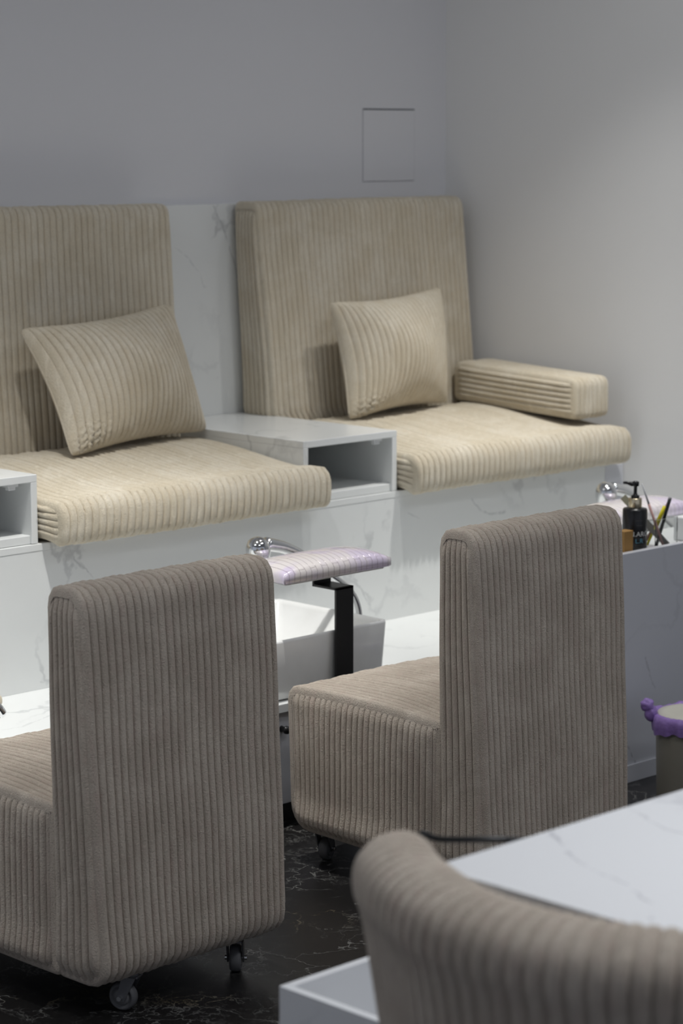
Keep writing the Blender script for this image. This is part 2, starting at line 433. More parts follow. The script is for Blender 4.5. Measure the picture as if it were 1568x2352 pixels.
# ------------------------------------------------------------------ setting
WALL_Y = 5.116; TH = .19
def wx(y): return 5.512 + (WALL_Y - y)*TH
tag(B().box(-3, 7.2, -3, 5.3, -.1, 0, 0).obj('floor', FLOORM), kind='structure')
tag(B().box(-3, 7.2, -3, 5.3, CEIL, CEIL+.1, 0).obj('ceiling', CEILP), kind='structure')
tag(B().box(-3, 5.75, WALL_Y, WALL_Y+.15, 0, CEIL, 0).obj('wall_back', WALLP), kind='structure')
ya, yb = 5.25, -3.0
tag(B().add([(wx(ya),ya,0),(wx(yb),yb,0),(wx(yb)+.2,yb,0),(wx(ya)+.2,ya,0),(wx(ya),ya,CEIL),(wx(yb),yb,CEIL),(wx(yb)+.2,yb,CEIL),(wx(ya)+.2,ya,CEIL)],
    [(0,1,5,4),(1,2,6,5),(2,3,7,6),(3,0,4,7),(4,5,6,7),(3,2,1,0)]).obj('wall_right', WALLR), kind='structure')

# platform under the foot basins
PF, PZ = 3.972, .30
plat = thing('foot_platform', (4.2, 4.2, 0), 'long white marble platform running along the foot of the cream bench', 'platform')
B().box(0.2, 5.60, PF, 4.58, PZ-.021, PZ, .0015).obj('top_slab', MARB, plat)
B().box(0.2, 5.55, PF+.018, 4.58, .055, PZ-.021, .001).obj('front_panel', MARB_CTR, plat)
B().box(0.2, 5.55, PF+.05, 4.58, 0, .055, .001).obj('toe_kick', BLACKP, plat)
kn = B().lathe([(0,0),(.008,0),(.006,.01),(.010,.016),(.009,.022),(0,.023)], 16, Matrix.Translation((3.752, PF+.018, .236)) @ Matrix.Rotation(math.pi/2, 4, 'X'))
kn.obj('knob', BLACKP, plat, True, 'small black knob')

# bench
YB = 4.486
bench = thing('treatment_bench', (4.2, 4.8, PZ), 'long white marble bench that carries the cream cushions', 'bench')
B().box(0.2, 5.536, YB, YB+.018, PZ, .633, .001).obj('front_panel', MARB, bench)
dk_ = B().box(0.2, 5.570, YB-.001, 5.099, .633, .650, .0012)
dk_.v = [(x - max(0, x-5)/.570*(y-YB)*TH, y, z) for x, y, z in dk_.v]
dk_.obj('deck', MARB, bench)
B().box(5.541, 5.624, YB+.003, YB+.018, PZ, .632, .001).obj('filler_panel', MARB_CTR, bench, label='narrow grey filler strip at the wall')
back = B().box(0.2, 5.50, 5.100, 5.1155, .655, 1.409, .001).obj('backsplash_panel', MARB)
tag(back, 'tall white marble slab on the back wall, showing between the two backrests', 'wall panel')

# side cabinets
def cabinet(x1, wdt, label, first=None):
    o = thing('side_cabinet', (x1 - wdt/2, YB+.3, .650), label, 'cabinet', 'open marble cabinets between the seats')
    x0 = x1 - wdt; f = YB+.001
    B().box(x0, x1, f, 5.098, .797, .815, .0012).obj('top', MARB, o)
    B().box(x0, x0+.018, f, 5.098, .651, .797, .0012).obj('side_panel', MARB, o)
    B().box(x1-.018, x1, f, 5.098, .651, .797, .0012).obj('side_panel', MARB, o)
    B().box(x0+.018, x1-.018, f+.006, 5.08, .651, .671, .0012).obj('bottom_shelf', MARB, o)
    B().box(x0+.018, x1-.018, 5.08, 5.095, .671, .797, 0).obj('back_panel', MARB, o)
    br = B().box(x1-.075, x1-.045, f+.012, f+.035, .789, .797, .001)
    br.box(x1-.07, x1-.05, f+.016, f+.03, .781, .790, .002)
    br.obj('shelf_bracket', WHITEP, o, label='small white plastic corner bracket')
    return o
cabinet(4.650, .349, 'open white marble cabinet standing between the two cream seats')
cabinet(3.437, .349, 'open white marble cabinet cut off by the left edge, beside the nearer cream seat')

# seat cushions
def zc(y): return .757 + .040*sstep(4.435, 4.86, y)
def cushion_warp(xl, xr, xlf, xrf):
    def w(v):
        v = v.copy(); x, y, z = v[:,0].copy(), v[:,1], v[:,2]
        t = np.clip((z-.650)/.107, -.2, 1.2)
        front = 1 - sstep(4.450, 4.480, y)
        L0 = xl + (xlf-xl)*front; R0 = xr + (xrf-xr)*front
        u = (x-xl)/(xr-xl)
        v[:,0] = L0 + u*(R0-L0)
        crown = np.clip(1 - (2*u-1)**8, 0, 1)
        v[:,2] = .660 + t*(zc(y) - .660 - .010*(1-crown)) - .014*front*(1-t) 
        v[:,1] = y - .006*np.sin(np.pi*np.clip(t,0,1))*front
        return v
    return w
def single(verts, faces, name, base, mat, label, cat, group=None):
    """a thing that is one mesh, with its origin at its base"""
    base = np.array(base)
    o = mesh(name, verts - base, faces, mat, None, True, loc=tuple(base))
    return tag(o, label, cat, group)
def seat_one(xl, xr, xlf, xrf, label, seed):
    v, f = ribbed_block(xl, xr, 4.432, 4.936, .650, .757, (.02,.02,.03,.034), cap='z', warp=cushion_warp(xl, xr, xlf, xrf), seed=seed)
    return single(v, f, 'seat_cushion', ((xl+xr)/2, 4.7, .65), CREAM, label, 'cushion', 'cream bench seat cushions')
seat_one(3.449, 4.288, 3.462, 4.348, 'thick cream ribbed seat cushion under the tilted, nearer throw pillow', 1)
seat_one(4.663, 5.545, 4.668, 5.588, 'thick cream ribbed seat cushion in the corner, under the ribbed armrest', 2)

def back_warp(x0, x1, top_in, bot_y, top_y, left_out=0):
    def w(v):
        v = v.copy(); t = (v[:,2]-.655)/(1.413-.655)
        fy = bot_y + (top_y-bot_y)*t                      # front face, a wedge
        u = (v[:,1]-4.95)/(5.089-4.95)
        v[:,1] = fy + u*(5.089-fy)
        v[:,0] -= top_in*np.clip(t,0,1)*(v[:,0]-x0)/(x1-x0)
        v[:,0] -= left_out*(x1-v[:,0])/(x1-x0)*(.5*sstep(.780, .825, v[:,2]) + .5*sstep(.82, 1.40, v[:,2]))    # swells over the cabinet edge
        return v
    return w
def backrest(x0, x1, top_in, label, seed, left_out=0):
    v, f = ribbed_block(x0, x1, 4.95, 5.089, .660, 1.413, (.02,.01,.02,.028), cap='y', warp=back_warp(x0, x1, top_in, 4.948, 4.992, left_out), seed=seed, step=.024)
    return single(v, f, 'backrest_cushion', ((x0+x1)/2, 5.02, .655), CREAM, label, 'cushion', 'cream bench backrest cushions')
backrest(3.450, 4.296, .004, 'tall cream ribbed backrest reaching the left edge, behind the tilted throw pillow', 3)
backrest(4.660, 5.494, .034, 'tall cream ribbed backrest in the corner, behind the upright throw pillow', 4, .050)

def arm_warp(v):
    v = v.copy(); t = (v[:,1]-4.475)/.475
    v[:,2] = v[:,2] + .026*t + .007
    v[:,0] += (4.95 - v[:,1])*.03
    return v
v, f = ribbed_block(5.366, 5.520, 4.475, 4.942, .778, .892, (.016,.016,.024,.022), cap='z', warp=arm_warp, seed=5, rib=.0205)
single(v, f, 'armrest_cushion', (5.44, 4.7, .772), CREAM, 'low cream ribbed armrest block lying on the corner seat against the wall', 'armrest')

def pillow(name, BL, BR, TL, TR, thick, label, seed, nr):
    BL, BR, TL, TR = [np.array(p) for p in (BL, BR, TL, TR)]
    cc = (BL+BR+TL+TR)/4; BL, BR, TL, TR = [cc + (p-cc)*k for p, k in ((BL,1.02),(BR,1.03),(TL,1.05),(TR,1.045))]
    rs = np.random.RandomState(seed)
    us, ru = rib_samples(-1, 1, nr); vs = np.linspace(-1, 1, 64)
    U, Vv = np.meshgrid(us, vs, indexing='ij'); R = np.broadcast_to(ru[:, None], U.shape)
    uu, vv = (U+1)/2, (Vv+1)/2
    n = np.cross(BR-BL, TL-BL); n = n/np.linalg.norm(n)     # towards the viewer side
    # edges draw in between the corners
    pin = .10
    u2 = .5 + (uu-.5)*(1 - pin*(1-Vv**2)*.9); v2 = .5 + (vv-.5)*(1 - pin*(1-U**2))
    cr = 1 - .045*(U**2*Vv**2)**5
    u2 = .5 + (u2-.5)*cr; v2 = .5 + (v2-.5)*cr
    base = (BL[None,None]*((1-u2)*(1-v2))[...,None] + BR[None,None]*(u2*(1-v2))[...,None] + TL[None,None]*((1-u2)*v2)[...,None] + TR[None,None]*(u2*v2)[...,None])
    env = np.clip((1-U**2)*(1-Vv**2), 0, 1)**.60
    rim = np.clip(np.minimum(1-np.abs(Vv), 1-np.abs(U))*9, 0, 1)
    gather = np.exp(-(((U+.82)/.20)**2 + ((Vv+.90)/.20)**2))
    gr = np.abs(np.sin(Vv*34 + 1.3*np.sin(U*40)))
    hR = .0098*R*(.55+.45*rim)*(1-.5*gather) + gather*.021*gr*R
    low = .006*np.sin(U*2.1+seed)*np.cos(Vv*1.7) + .004*np.sin(U*5+Vv*3+seed)
    F = base + n[None,None]*((thick*.66*env + hR + low*env)[...,None])
    K = base - n[None,None]*((thick*.34*env + .006*R*rim)[...,None])
    nu, nv = U.shape; i = np.arange(nu*nv).reshape(nu, nv)
    q = np.stack([i[:-1,:-1], i[1:,:-1], i[1:,1:], i[:-1,1:]], -1).reshape(-1,4)
    verts = np.concatenate([F.reshape(-1,3), K.reshape(-1,3)]); k = nu*nv
    faces = q.tolist() + (q[:, ::-1]+k).tolist()
    for a in range(nu-1):
        faces.append((i[a,0]+k, i[a+1,0]+k, i[a+1,0], i[a,0])); faces.append((i[a,-1], i[a+1,-1], i[a+1,-1]+k, i[a,-1]+k))
    for a in range(nv-1):
        faces.append((i[0,a], i[0,a+1], i[0,a+1]+k, i[0,a]+k)); faces.append((i[-1,a]+k, i[-1,a+1]+k, i[-1,a+1], i[-1,a]))
    base_pt = (BL+BR)/2
    return single(verts, faces, name, base_pt, CREAM, label, 'pillow', 'cream ribbed throw pillows')
pillow('throw_pillow', (3.752,4.755,.800), (4.305,4.872,.810), (3.715,4.90,1.112), (4.222,4.925,1.150), .145,
       'cream ribbed throw pillow tilted over, leaning on the backrest at the left edge', 1, 26)
pillow('throw_pillow', (4.795,4.815,.803), (5.275,4.890,.810), (4.790,4.885,1.128), (5.258,4.905,1.150), .145,
       'cream ribbed throw pillow standing upright beside the armrest in the corner', 2, 26)

# access panel in the back wall
ap = thing('access_panel', (5.262, WALL_Y, 1.463), 'square white access panel set flush in the back wall near the corner', 'wall panel')
fr = B()
for b in ((5.1505,5.3725,1.6762,1.6782),(5.1505,5.3725,1.4622,1.4636),(5.1505,5.152,1.4636,1.6762),(5.371,5.3725,1.4636,1.6762)):
    fr.box(b[0], b[1], WALL_Y-.0012, WALL_Y+.002, b[2], b[3], 0)
fr.obj('frame', simple('panel_frame_grey', (.40,.40,.43), .6), ap)
B().box(5.152, 5.371, WALL_Y-.0022, WALL_Y+.001, 1.4640, 1.6735, .0004).obj('cover', WALLP, ap)
B().box(5.152, 5.371, WALL_Y-.0015, WALL_Y+.001, 1.6735, 1.6766, 0).obj('finger_gap', DARKGAP, ap, label='dark slit along the top edge')

# ------------------------------------------------------------------ foot basin, faucets, foot rests
def rrect(cx, cy, hx, hy, r, n=8):
    out = []
    for sx, sy, a0 in ((1,1,0),(-1,1,90),(-1,-1,180),(1,-1,270)):
        for k in range(n+1):
            a = rad(a0 + 90*k/n); out.append((cx + sx*(hx-r) + r*math.cos(a), cy + sy*(hy-r) + r*math.sin(a)))
    return out
def basin(cx, cy, hx, hy, z0, z1, label):
    o = thing('foot_basin', (cx, cy, z0), label, 'basin')
    rings = [(hx-.03,hy-.03,.02,z0),(hx-.012,hy-.012,.02,z0+.004),(hx-.006,hy-.006,.02,z0+.03),(hx,hy,.02,z1-.006),(hx-.001,hy-.001,.02,z1-.001),(hx-.006,hy-.006,.018,z1),
             (hx-.012,hy-.012,.018,z1-.002),(hx-.015,hy-.015,.02,z1-.010),(hx-.085,hy-.075,.04,z0+.035),(hx-.105,hy-.09,.05,z0+.018),(hx*.3,hy*.3,.04,z0+.010)]
    V_ = []; Fc = []
    for a,b_,r,z in rings: V_ += [(x,y,z) for x,y in rrect(cx,cy,a,b_,r)]
    n = len(V_)//len(rings)
    for i in range(len(rings)-1):
        for k in range(n): Fc.append((i*n+k, i*n+(k+1)%n, (i+1)*n+(k+1)%n, (i+1)*n+k))
    Fc.append(tuple(reversed(range(n)))); Fc.append(tuple((len(rings)-1)*n+k for k in range(n)))
    B().add(V_, Fc).obj('bowl', CERAM, o, True)
    B().lathe([(0,z0+.016),(.022,z0+.016),(.026,z0+.0105),(.026,z0+.009)], 24, Matrix.Translation((cx+.08, cy, 0))).obj('drain', CHROME, o, True)
    return o
basin(3.805, 4.175, .295, .195, PZ+.001, .447, 'white ceramic foot basin standing on the platform under the pink foot rest')

def faucet(dx, label):
    o = thing('faucet', (4.145+dx, 4.152, PZ), label, 'faucet', 'chrome swan-neck faucets')
    pts = smooth_path([(4.152,4.152,.30),(4.152,4.152,.40),(4.143,4.152,.452),(4.114,4.152,.493),(4.058,4.152,.532),(3.975,4.152,.586),(3.90,4.152,.622),(3.835,4.152,.640)], 8)
    pts = [(p.x+dx, p.y, p.z) for p in pts]; n = len(pts)
    B().tube(pts, [.0085 + .0085*max(0,(i/n-.45)/.55) for i in range(n)], 16).obj('neck', CHROME, o, True)
    mt = Matrix.Translation((3.806+dx, 4.147, .628)) @ Matrix.Rotation(rad(-18), 4, 'Y') @ Matrix.Rotation(rad(10), 4, 'X')
    hd = B().lathe([(0,.034),(.012,.032),(.022,.025),(.0285,.010),(.0295,-.006),(.027,-.022),(.0245,-.032)], 32, mt)
    h = hd.obj('spray_head', CHROME, o, True)
    nz = B().lathe([(.0235,-.031),(.0225,-.036),(.017,-.038),(.016,-.033),(.009,-.033),(.008,-.039),(0,-.039)], 28, mt)
    nzo = local(nz)
    mi = Matrix.Translation(o.location).inverted(); nz.v = [mi @ Vector(p) for p in nz.v]
    nzo.obj('nozzle', STEEL, h, True)
    B().lathe([(.022,.30),(.022,.306),(.014,.312),(.009,.33)], 24, Matrix.Translation((4.152+dx, 4.152, 0.001))).obj('base_flange', CHROME, o, True)
    return o
faucet(.02, 'chrome faucet arching over the white foot basin, its head behind the chair back')
faucet(1.317, 'chrome faucet whose round head shows behind the black pump bottle')

def footrest(dx, label):
    o = thing('foot_rest', (3.90+dx, 3.955, PZ), label, 'foot rest', 'pink foot rests on black brackets')
    # cushion: crowned slab
    x0, x1, y0, y1, z0, z1 = 3.722+dx, 4.070+dx, 3.945, 4.098, .586, .611
    nx, ny = 40, 24; V_ = []; Fc = []
    for i in range(nx+1):
        for j in range(ny+1):
            u, w_ = i/nx*2-1, j/ny*2-1
            x = (x0+x1)/2 + u*(x1-x0)/2; y = (y0+y1)/2 + w_*(y1-y0)/2
            k = max(abs(u), abs(w_))
            z = z1 + .022*(max(0,(1-u**4)*(1-w_**2)))**.6 - .004*k**8
            V_.append((x, y, z))
    top = lambda i, j: i*(ny+1)+j
    for i in range(nx):
        for j in range(ny): Fc.append((top(i,j), top(i+1,j), top(i+1,j+1), top(i,j+1)))
    ring = [top(i,0) for i in range(nx+1)] + [top(nx,j) for j in range(1,ny+1)] + [top(i,ny) for i in range(nx-1,-1,-1)] + [top(0,j) for j in range(ny-1,0,-1)]
    n0 = len(V_); R = len(ring)
    for q in ring:
        x, y, _ = V_[q]; V_.append((x, y, z0+.003))
    for q in ring:
        x, y, _ = V_[q]; cx, cy = (x0+x1)/2, (y0+y1)/2
        V_.append((cx+(x-cx)*.985, cy+(y-cy)*.97, z0))
    for k in range(R):
        l = (k+1)%R
        Fc.append((ring[k], n0+k, n0+l, ring[l])); Fc.append((n0+k, n0+R+k, n0+R+l, n0+l))
    Fc.append(tuple(n0+R+k for k in range(R)))
    B().add(V_, [tuple(reversed(q)) if False else q for q in Fc]).obj('pad', VINYL, o, True, 'shiny pink crocodile-pattern pad')
    B().box(x0+.012, x1-.012, y0+.012, y1-.012, z0-.006, z0, .002).obj('pad_board', WHITEP, o)
    # Z-shaped flat bar
    a, b_ = 3.906+dx, 3.963+dx
    br = B().box(a, b_, 3.964, 3.971, .10, .551, .001).box(a, b_, 3.964, 4.046, .545, .551, .001).box(a, b_, 4.040, 4.046, .545, .583, .001).box(a, b_, 4.00, 4.07, .576, .581, .001)
    br.obj('bracket', BLACKM, o, label='black flat steel bracket')
    return o
footrest(0, 'shiny pink foot rest on a black bracket above the white foot basin')
footrest(1.18, 'shiny pink foot rest behind the black pump bottle and brushes')

# towel edge on the platform at the left
tw = B().box(3.02, 3.265, 4.40, 4.47, PZ+.001, PZ+.03, .012, 4)
o = tw.obj('folded_towel', CREAM, None, True); tag(o, 'cream folded towel lying on the platform at the left edge', 'towel')

# left station's tap end
o = thing('tap_lever', (2.98, 4.1, PZ), 'chrome tap lever tip poking in at the left edge over the platform', 'tap')
B().tube(smooth_path([(2.93,4.1,.43),(2.98,4.1,.42),(3.02,4.1,.392),(3.036,4.1,.372)],6), [.012]*18+[.009], 16).obj('lever', CHROME, o, True)
B().lathe([(.02,.301),(.02,.33),(.015,.36),(.015,.44),(0,.445)], 20, Matrix.Translation((2.93,4.1,0))).obj('stem', CHROME, o, True)

# ------------------------------------------------------------------ technicians' chairs on casters
CW = .458
def seat_warp(v):
    v = v.copy(); t = (v[:,2]-.075)/(.395-.075)
    y = v[:,1]
    v[:,2] += np.clip(t,0,1)**3*(.012*np.sin(np.pi*np.clip((y-.10)/.48,0,1)) - .012*sstep(.3,.13,y)*1.0)*np.clip(1-(v[:,0]/.25)**4,0.2,1)
    v[:,1] = y - .012*sstep(.4,.585,y)*(1-np.clip(t,0,1))
    return v
def chair_back_warp(v):
    v = v.copy(); t = np.clip((v[:,2]-.07)/.73, 0, 1); u = v[:,1]/.125
    rear = .028*t - .005*np.sin(np.pi*t) - .014*(1-t)**2; front = .1275 - .002*t
    v[:,1] = rear + u*(front-rear)
    v[:,0] *= 1 + .045*t
    return v
def caster(parent, x, y, rz):
    c = B().box(-.014,.014,-.016,.016,.066,.070,.001)
    for s in (-1,1):
        q = B().add([(s*.0135,-.014,.068),(s*.0135,.014,.068),(s*.0135,.008+.018,.020),(s*.0135,-.008+.018,.020),(s*.0165,-.014,.068),(s*.0165,.014,.068),(s*.0165,.008+.018,.020),(s*.0165,-.008+.018,.020)],
                    [(0,1,2,3),(7,6,5,4),(0,4,5,1),(1,5,6,2),(2,6,7,3),(3,7,4,0)])
        c.add(q.v, q.f)
    c.lathe([(.014,.070),(.014,.080),(.02,.082),(.02,.086)], 20)
    c = local(c); f = c.obj('caster', STEEL, parent); f.location = (x, y, 0); f.rotation_euler = (0,0,rz)
    mt = Matrix.Translation((0,.018,.0265)) @ Matrix.Rotation(math.pi/2, 4, 'Y')
    w = local(B().lathe([(.008,-.008),(.019,-.0085),(.0205,-.011),(.0235,-.011),(.0265,-.006),(.0265,.006),(.0235,.011),(.0205,.011),(.019,.0085),(.008,.008)], 36, mt))
    w.obj('wheel', RUBBER, f, True)
    hb = local(B().lathe([(0,-.0115),(.0125,-.0115),(.0165,-.0085),(.0165,.0085),(.0125,.0115),(0,.0115)], 24, mt)); hb.obj('hub', HUBM, f, True)
    bo = local(B().lathe([(0,-.0215),(.0045,-.0215),(.0045,-.0165),(.003,-.0165),(.003,.0165),(.0045,.0165),(.0045,.0215),(0,.0215)], 8, mt)); bo.obj('bolt', BOLT, f)
    return f
def chair():
    o = thing('rolling_chair', (2.862, 3.2831, 0), 'beige ribbed armless chair on casters, nearest of the two, seen from behind at left', 'chair', 'beige rolling chairs without arms', rad(.7))
    v, f = ribbed_block(-CW/2, CW/2, 0, .125, .072, .802, (.05,.012,.040,.040), cap='y', warp=chair_back_warp, seed=11, h=.0080, rx=.012, bulge=.004, rib=.0171, step=.016, open_hem=True)
    local(B().add(v, f)).obj('backrest', TAUPE, o, True)
    v, f = ribbed_block(-CW/2-.004, CW/2+.004, .115, .587, .075, .395, (.012,.055,.032,.012), cap='y', warp=seat_warp, seed=12, h=.0080, rx=.012, bulge=.006, rib=.0171, step=.016, open_hem=True)
    local(B().add(v, f)).obj('seat', TAUPE, o, True)
    for (x, y, a) in ((-.128,.030,rad(24)), (.140,.040,rad(-48)), (-.190,.515,rad(-66)), (.165,.515,rad(30))): caster(o, x, y, a)
    return o
def dup(root, loc, rz, label):
    r = root.copy(); COL.objects.link(r); r.location = loc; r.rotation_euler = (0,0,rz); r['label'] = label
    for ch in root.children:
        c = ch.copy(); COL.objects.link(c); c.parent = r
        for g in ch.children:
            d = g.copy(); COL.objects.link(d); d.parent = c
    return r
ch1 = chair()
bpy.context.view_layer.update()
ch2 = dup(ch1, (3.8215, 3.2129, 0), rad(-.3), 'beige ribbed armless chair on casters beside the marble counter, farther from the camera')

# ------------------------------------------------------------------ counter at the right, and what stands on it
CZ = .560; CFY = 3.67
ctr = thing('side_counter', (5.0, 3.8, 0), 'grey-white marble counter carrying the black pump bottle', 'counter')
B().box(4.50, 5.72, CFY, CFY+.018, .045, CZ+.023, .0012).obj('front_panel', MARB_CTR, ctr)
B().box(4.50, 5.72, CFY+.0185, 3.93, .045, CZ, .0012).obj('body', MARB, ctr)
B().box(4.50, 5.72, CFY-.006, 3.92, 0, .045, .001).obj('skirting', MARB_CTR, ctr)

bt = thing('pump_bottle', (4.742, 3.745, CZ), 'black pump bottle with a champagne collar standing on the marble counter', 'bottle')
T_ = Matrix.Translation((4.742, 3.745, CZ))
B().lathe([(0,.0005),(.029,.0005),(.031,.003),(.031,.111),(.029,.1145),(.016,.116),(.015,.117)], 48, T_).obj('body', BLACKP, bt, True)
B().lathe([(.0165,.116),(.0168,.117),(.0168,.139),(.0160,.1405),(.008,.1408)], 40, T_).obj('collar', GOLD, bt, True, 'champagne metal collar')
pm = B().lathe([(.0105,.1408),(.0105,.1465),(.006,.148),(.0045,.153),(.0045,.169),(.009,.173),(.009,.181),(.004,.1835),(0,.184)], 32, T_)
d = Vector((math.cos(rad(138)), math.sin(rad(138)), 0)); c0 = Vector((4.742,3.745,CZ+.176))
pm.tube([c0 - d*.008, c0 + d*.010, c0 + d*.020 + Vector((0,0,.003)), c0 + d*.031 + Vector((0,0,.003))], [.0065,.0062,.0045,.0032], 12)
pm.obj('pump', BLACKP, bt, True)
def label_text(txt, size, z, ang, mat, name, spacing=1.0):
    cu = bpy.data.curves.new(name, 'FONT'); cu.body = txt; cu.size = size; cu.extrude = 0; cu.align_x = 'CENTER'; cu.space_character = spacing
    to = bpy.data.objects.new(name, cu); COL.objects.link(to); bpy.context.view_layer.update()
    me = bpy.data.meshes.new_from_object(to.evaluated_get(bpy.context.evaluated_depsgraph_get()))
    bm = bmesh.new(); bm.from_mesh(me); bmesh.ops.subdivide_edges(bm, edges=bm.edges[:], cuts=2); bmesh.ops.triangulate(bm, faces=bm.faces[:])
    bm.verts.index_update(); r = .0313; V_ = []
    for v_ in bm.verts:
        a = ang + v_.co.x/r
        V_.append((4.742 + r*math.cos(a), 3.745 + r*math.sin(a), CZ + z + v_.co.y))
    Fc = [[q.index for q in f_.verts] for f_ in bm.faces]; bm.free(); bpy.data.objects.remove(to)
    B().add(V_, Fc).obj(name, mat, bt)
FA = rad(225.3+16)
label_text('N.ARC', .0175, .0470, FA, TEXTW, 'lettering')
label_text('L.R', .0165, .0300, FA, TEXTB, 'lettering')
label_text('-------------', .005, .086, FA, TEXTG, 'lettering')
label_text('----------', .005, .074, FA, TEXTG, 'lettering')
label_text('--------------', .005, .024, FA, TEXTG, 'lettering')

o = B().box(4.640, 4.674, 3.695, 3.722, CZ+.0005, CZ+.072, .0015).obj('carton', KRAFT); tag(o, 'small amber carton beside the black pump bottle', 'box')

# clear acrylic holder with tools
hx0, hx1, hy0, hy1, hz1 = 4.772, 4.862, 3.702, 3.80, CZ+.085
ho = thing('acrylic_holder', ((hx0+hx1)/2, (hy0+hy1)/2, CZ), 'clear acrylic holder full of nail tools on the marble counter', 'holder')
hb = B()
t_ = .0022
hb.box(hx0, hx1, hy0, hy0+t_, CZ+.003, hz1, .0003, 1).box(hx0, hx1, hy1-t_, hy1, CZ+.003, hz1-.018, .0003, 1)
hb.box(hx0, hx0+t_, hy0+t_, hy1-t_, CZ+.003, hz1, .0003, 1).box(hx1-t_, hx1, hy0+t_, hy1-t_, CZ+.003, hz1, .0003, 1)
hb.obj('walls', CLEAR, ho)
B().box(hx0, hx1, hy0, hy1, CZ+.0005, CZ+.003, .0003, 1).obj('bottom', CLEAR, ho)
def rod(name, label, cat, segs, base):
    o = thing(name, base, label, cat, 'nail tools in the acrylic holder')
    for nm, p, q, r0, r1, mt in segs: B().tube([p, tuple((Vector(p)+Vector(q))/2), q], [r0,(r0+r1)/2,r1], 14).obj(nm, mt, o, True)
    return o
def lerp(p, q, t): return tuple(Vector(p)*(1-t) + Vector(q)*t)
a, b_ = (4.831,3.722,.567), (4.806,3.775,.727)
rod('nail_brush', 'slim brush with a pale top and pink handle, leaning left in the acrylic holder', 'brush', [('handle', a, lerp(a,b_,.68), .0030, .0034, PINK), ('shaft', lerp(a,b_,.68), b_, .0030, .0014, TRANSL)], a)
a, b_ = (4.836,3.788,.567), (4.863,3.735,.674)
rod('cuticle_stick', 'dusty pink stick leaning to the right in the acrylic holder', 'stick', [('stick', a, b_, .0042, .0038, PINK)], a)
a, b_ = (4.842,3.754,.567), (4.836,3.708,.694)
rod('black_pen', 'black tube pen leaning to the right out of the acrylic holder', 'pen', [('barrel', a, lerp(a,b_,.93), .0042, .0044, BLACKP), ('cap_end', lerp(a,b_,.93), b_, .0047, .0046, STEEL)], a)
a, b_ = (4.829,3.772,.567), (4.853,3.737,.668)
rod('yellow_tool', 'yellow-tipped tool standing behind the pink stick in the acrylic holder', 'tool', [('shaft', a, lerp(a,b_,.5), .003, .003, YELLOW), ('tip', lerp(a,b_,.5), b_, .0055, .0050, YELLOW)], a)
# nail file: flat strip
a, b_ = Vector((4.850,3.726,.570)), Vector((4.802,3.832,.688))
o = thing('nail_file', tuple(a), 'wide grey nail file leaning left behind the black pump bottle', 'nail file', 'nail tools in the acrylic holder')
ax = (b_-a).normalized(); vw = Vector((.70,.71,-.15)); sd = ax.cross(vw).normalized(); th = ax.cross(sd).normalized()
def strip(t0, t1, w_, h_):
    V_ = []
    for t in (t0, t1):
        c_ = a.lerp(b_, t)
        for s, k in ((-1,-1),(1,-1),(1,1),(-1,1)): V_.append(c_ + sd*w_*s + th*h_*k)
    return B().add(V_, [(0,1,2,3),(7,6,5,4),(0,4,5,1),(1,5,6,2),(2,6,7,3),(3,7,4,0)])
strip(0, .86, .0085, .0012).obj('grit', FILEM, o); strip(.86, 1.0, .0085, .0014).obj('end', KHAKI, o, label='khaki end')
o = B().box(4.972, 5.017, 3.755, 3.80, CZ+.0005, CZ+.062, .003).obj('white_box', WHITEP); tag(o, 'small white box at the right edge of the marble counter', 'box')

# ------------------------------------------------------------------ bin
bc = Vector((4.617, 3.445, 0)); BR = .103
bn = thing('waste_bin', tuple(bc), 'taupe waste bin with a purple liner in front of the marble counter', 'bin')
Tb = Matrix.Translation(bc)
B().lathe([(0,.001),(BR-.012,.001),(BR-.010,.004),(BR-.004,.205),(BR-.001,.216),(BR-.006,.216),(BR-.010,.205),(BR-.016,.012),(0,.012)], 56, Tb).obj('body', BINM, bn, True)
B().lathe([(BR-.007,.2165),(BR-.009,.222),(BR-.03,.225),(0,.226)], 56, Tb).obj('lid', LIDM, bn, True, 'flat cream lid')
# liner: wrinkled skirt turned down over the rim, with a knotted ear
V_ = []; Fc = []; seg = 120
prof = [(-.010,.218),(-.002,.224),(.006,.221),(.009,.208),(.008,.192),(.006,.180)]
for i in range(seg):
    an = 2*math.pi*i/seg
    w1 = .0020*math.sin(an*7+1) + .0010*math.sin(an*19) + .0012*math.sin(an*41+2)
    hem = .006*math.sin(an*5+.6) + .003*math.sin(an*17)
    for k, (dr, z) in enumerate(prof):
        f_ = k/(len(prof)-1)
        r = BR + dr + w1*(.4+f_) ; V_.append((bc.x + r*math.cos(an), bc.y + r*math.sin(an), z - hem*f_ + w1*.6))
n = len(prof)
for i in range(seg):
    j = (i+1) % seg
    for k in range(n-1): Fc.append((i*n+k, j*n+k, j*n+k+1, i*n+k+1))
lin = B().add(V_, Fc)
kx, ky = bc.x + (BR+.004)*math.cos(rad(140)), bc.y + (BR+.004)*math.sin(rad(140))
def crumple(c, r, seed):
    rs = np.random.RandomState(seed); bm = bmesh.new(); bmesh.ops.create_icosphere(bm, subdivisions=3, radius=1)
    V2 = []
    ks = rs.randn(5,3)*3.2; ps = rs.rand(5)*6
    for v_ in bm.verts:
        p = np.array(v_.co[:]); s = 1 + .11*sum(abs(math.sin(.7*(ks[i]@p)+ps[i])) for i in range(5)) - .35
        V2.append((c[0]+r[0]*p[0]*s, c[1]+r[1]*p[1]*s, c[2]+r[2]*p[2]*s))
    bm.verts.index_update(); Fq = [[q.index for q in f_.verts] for f_ in bm.faces]; bm.free(); return V2, Fq
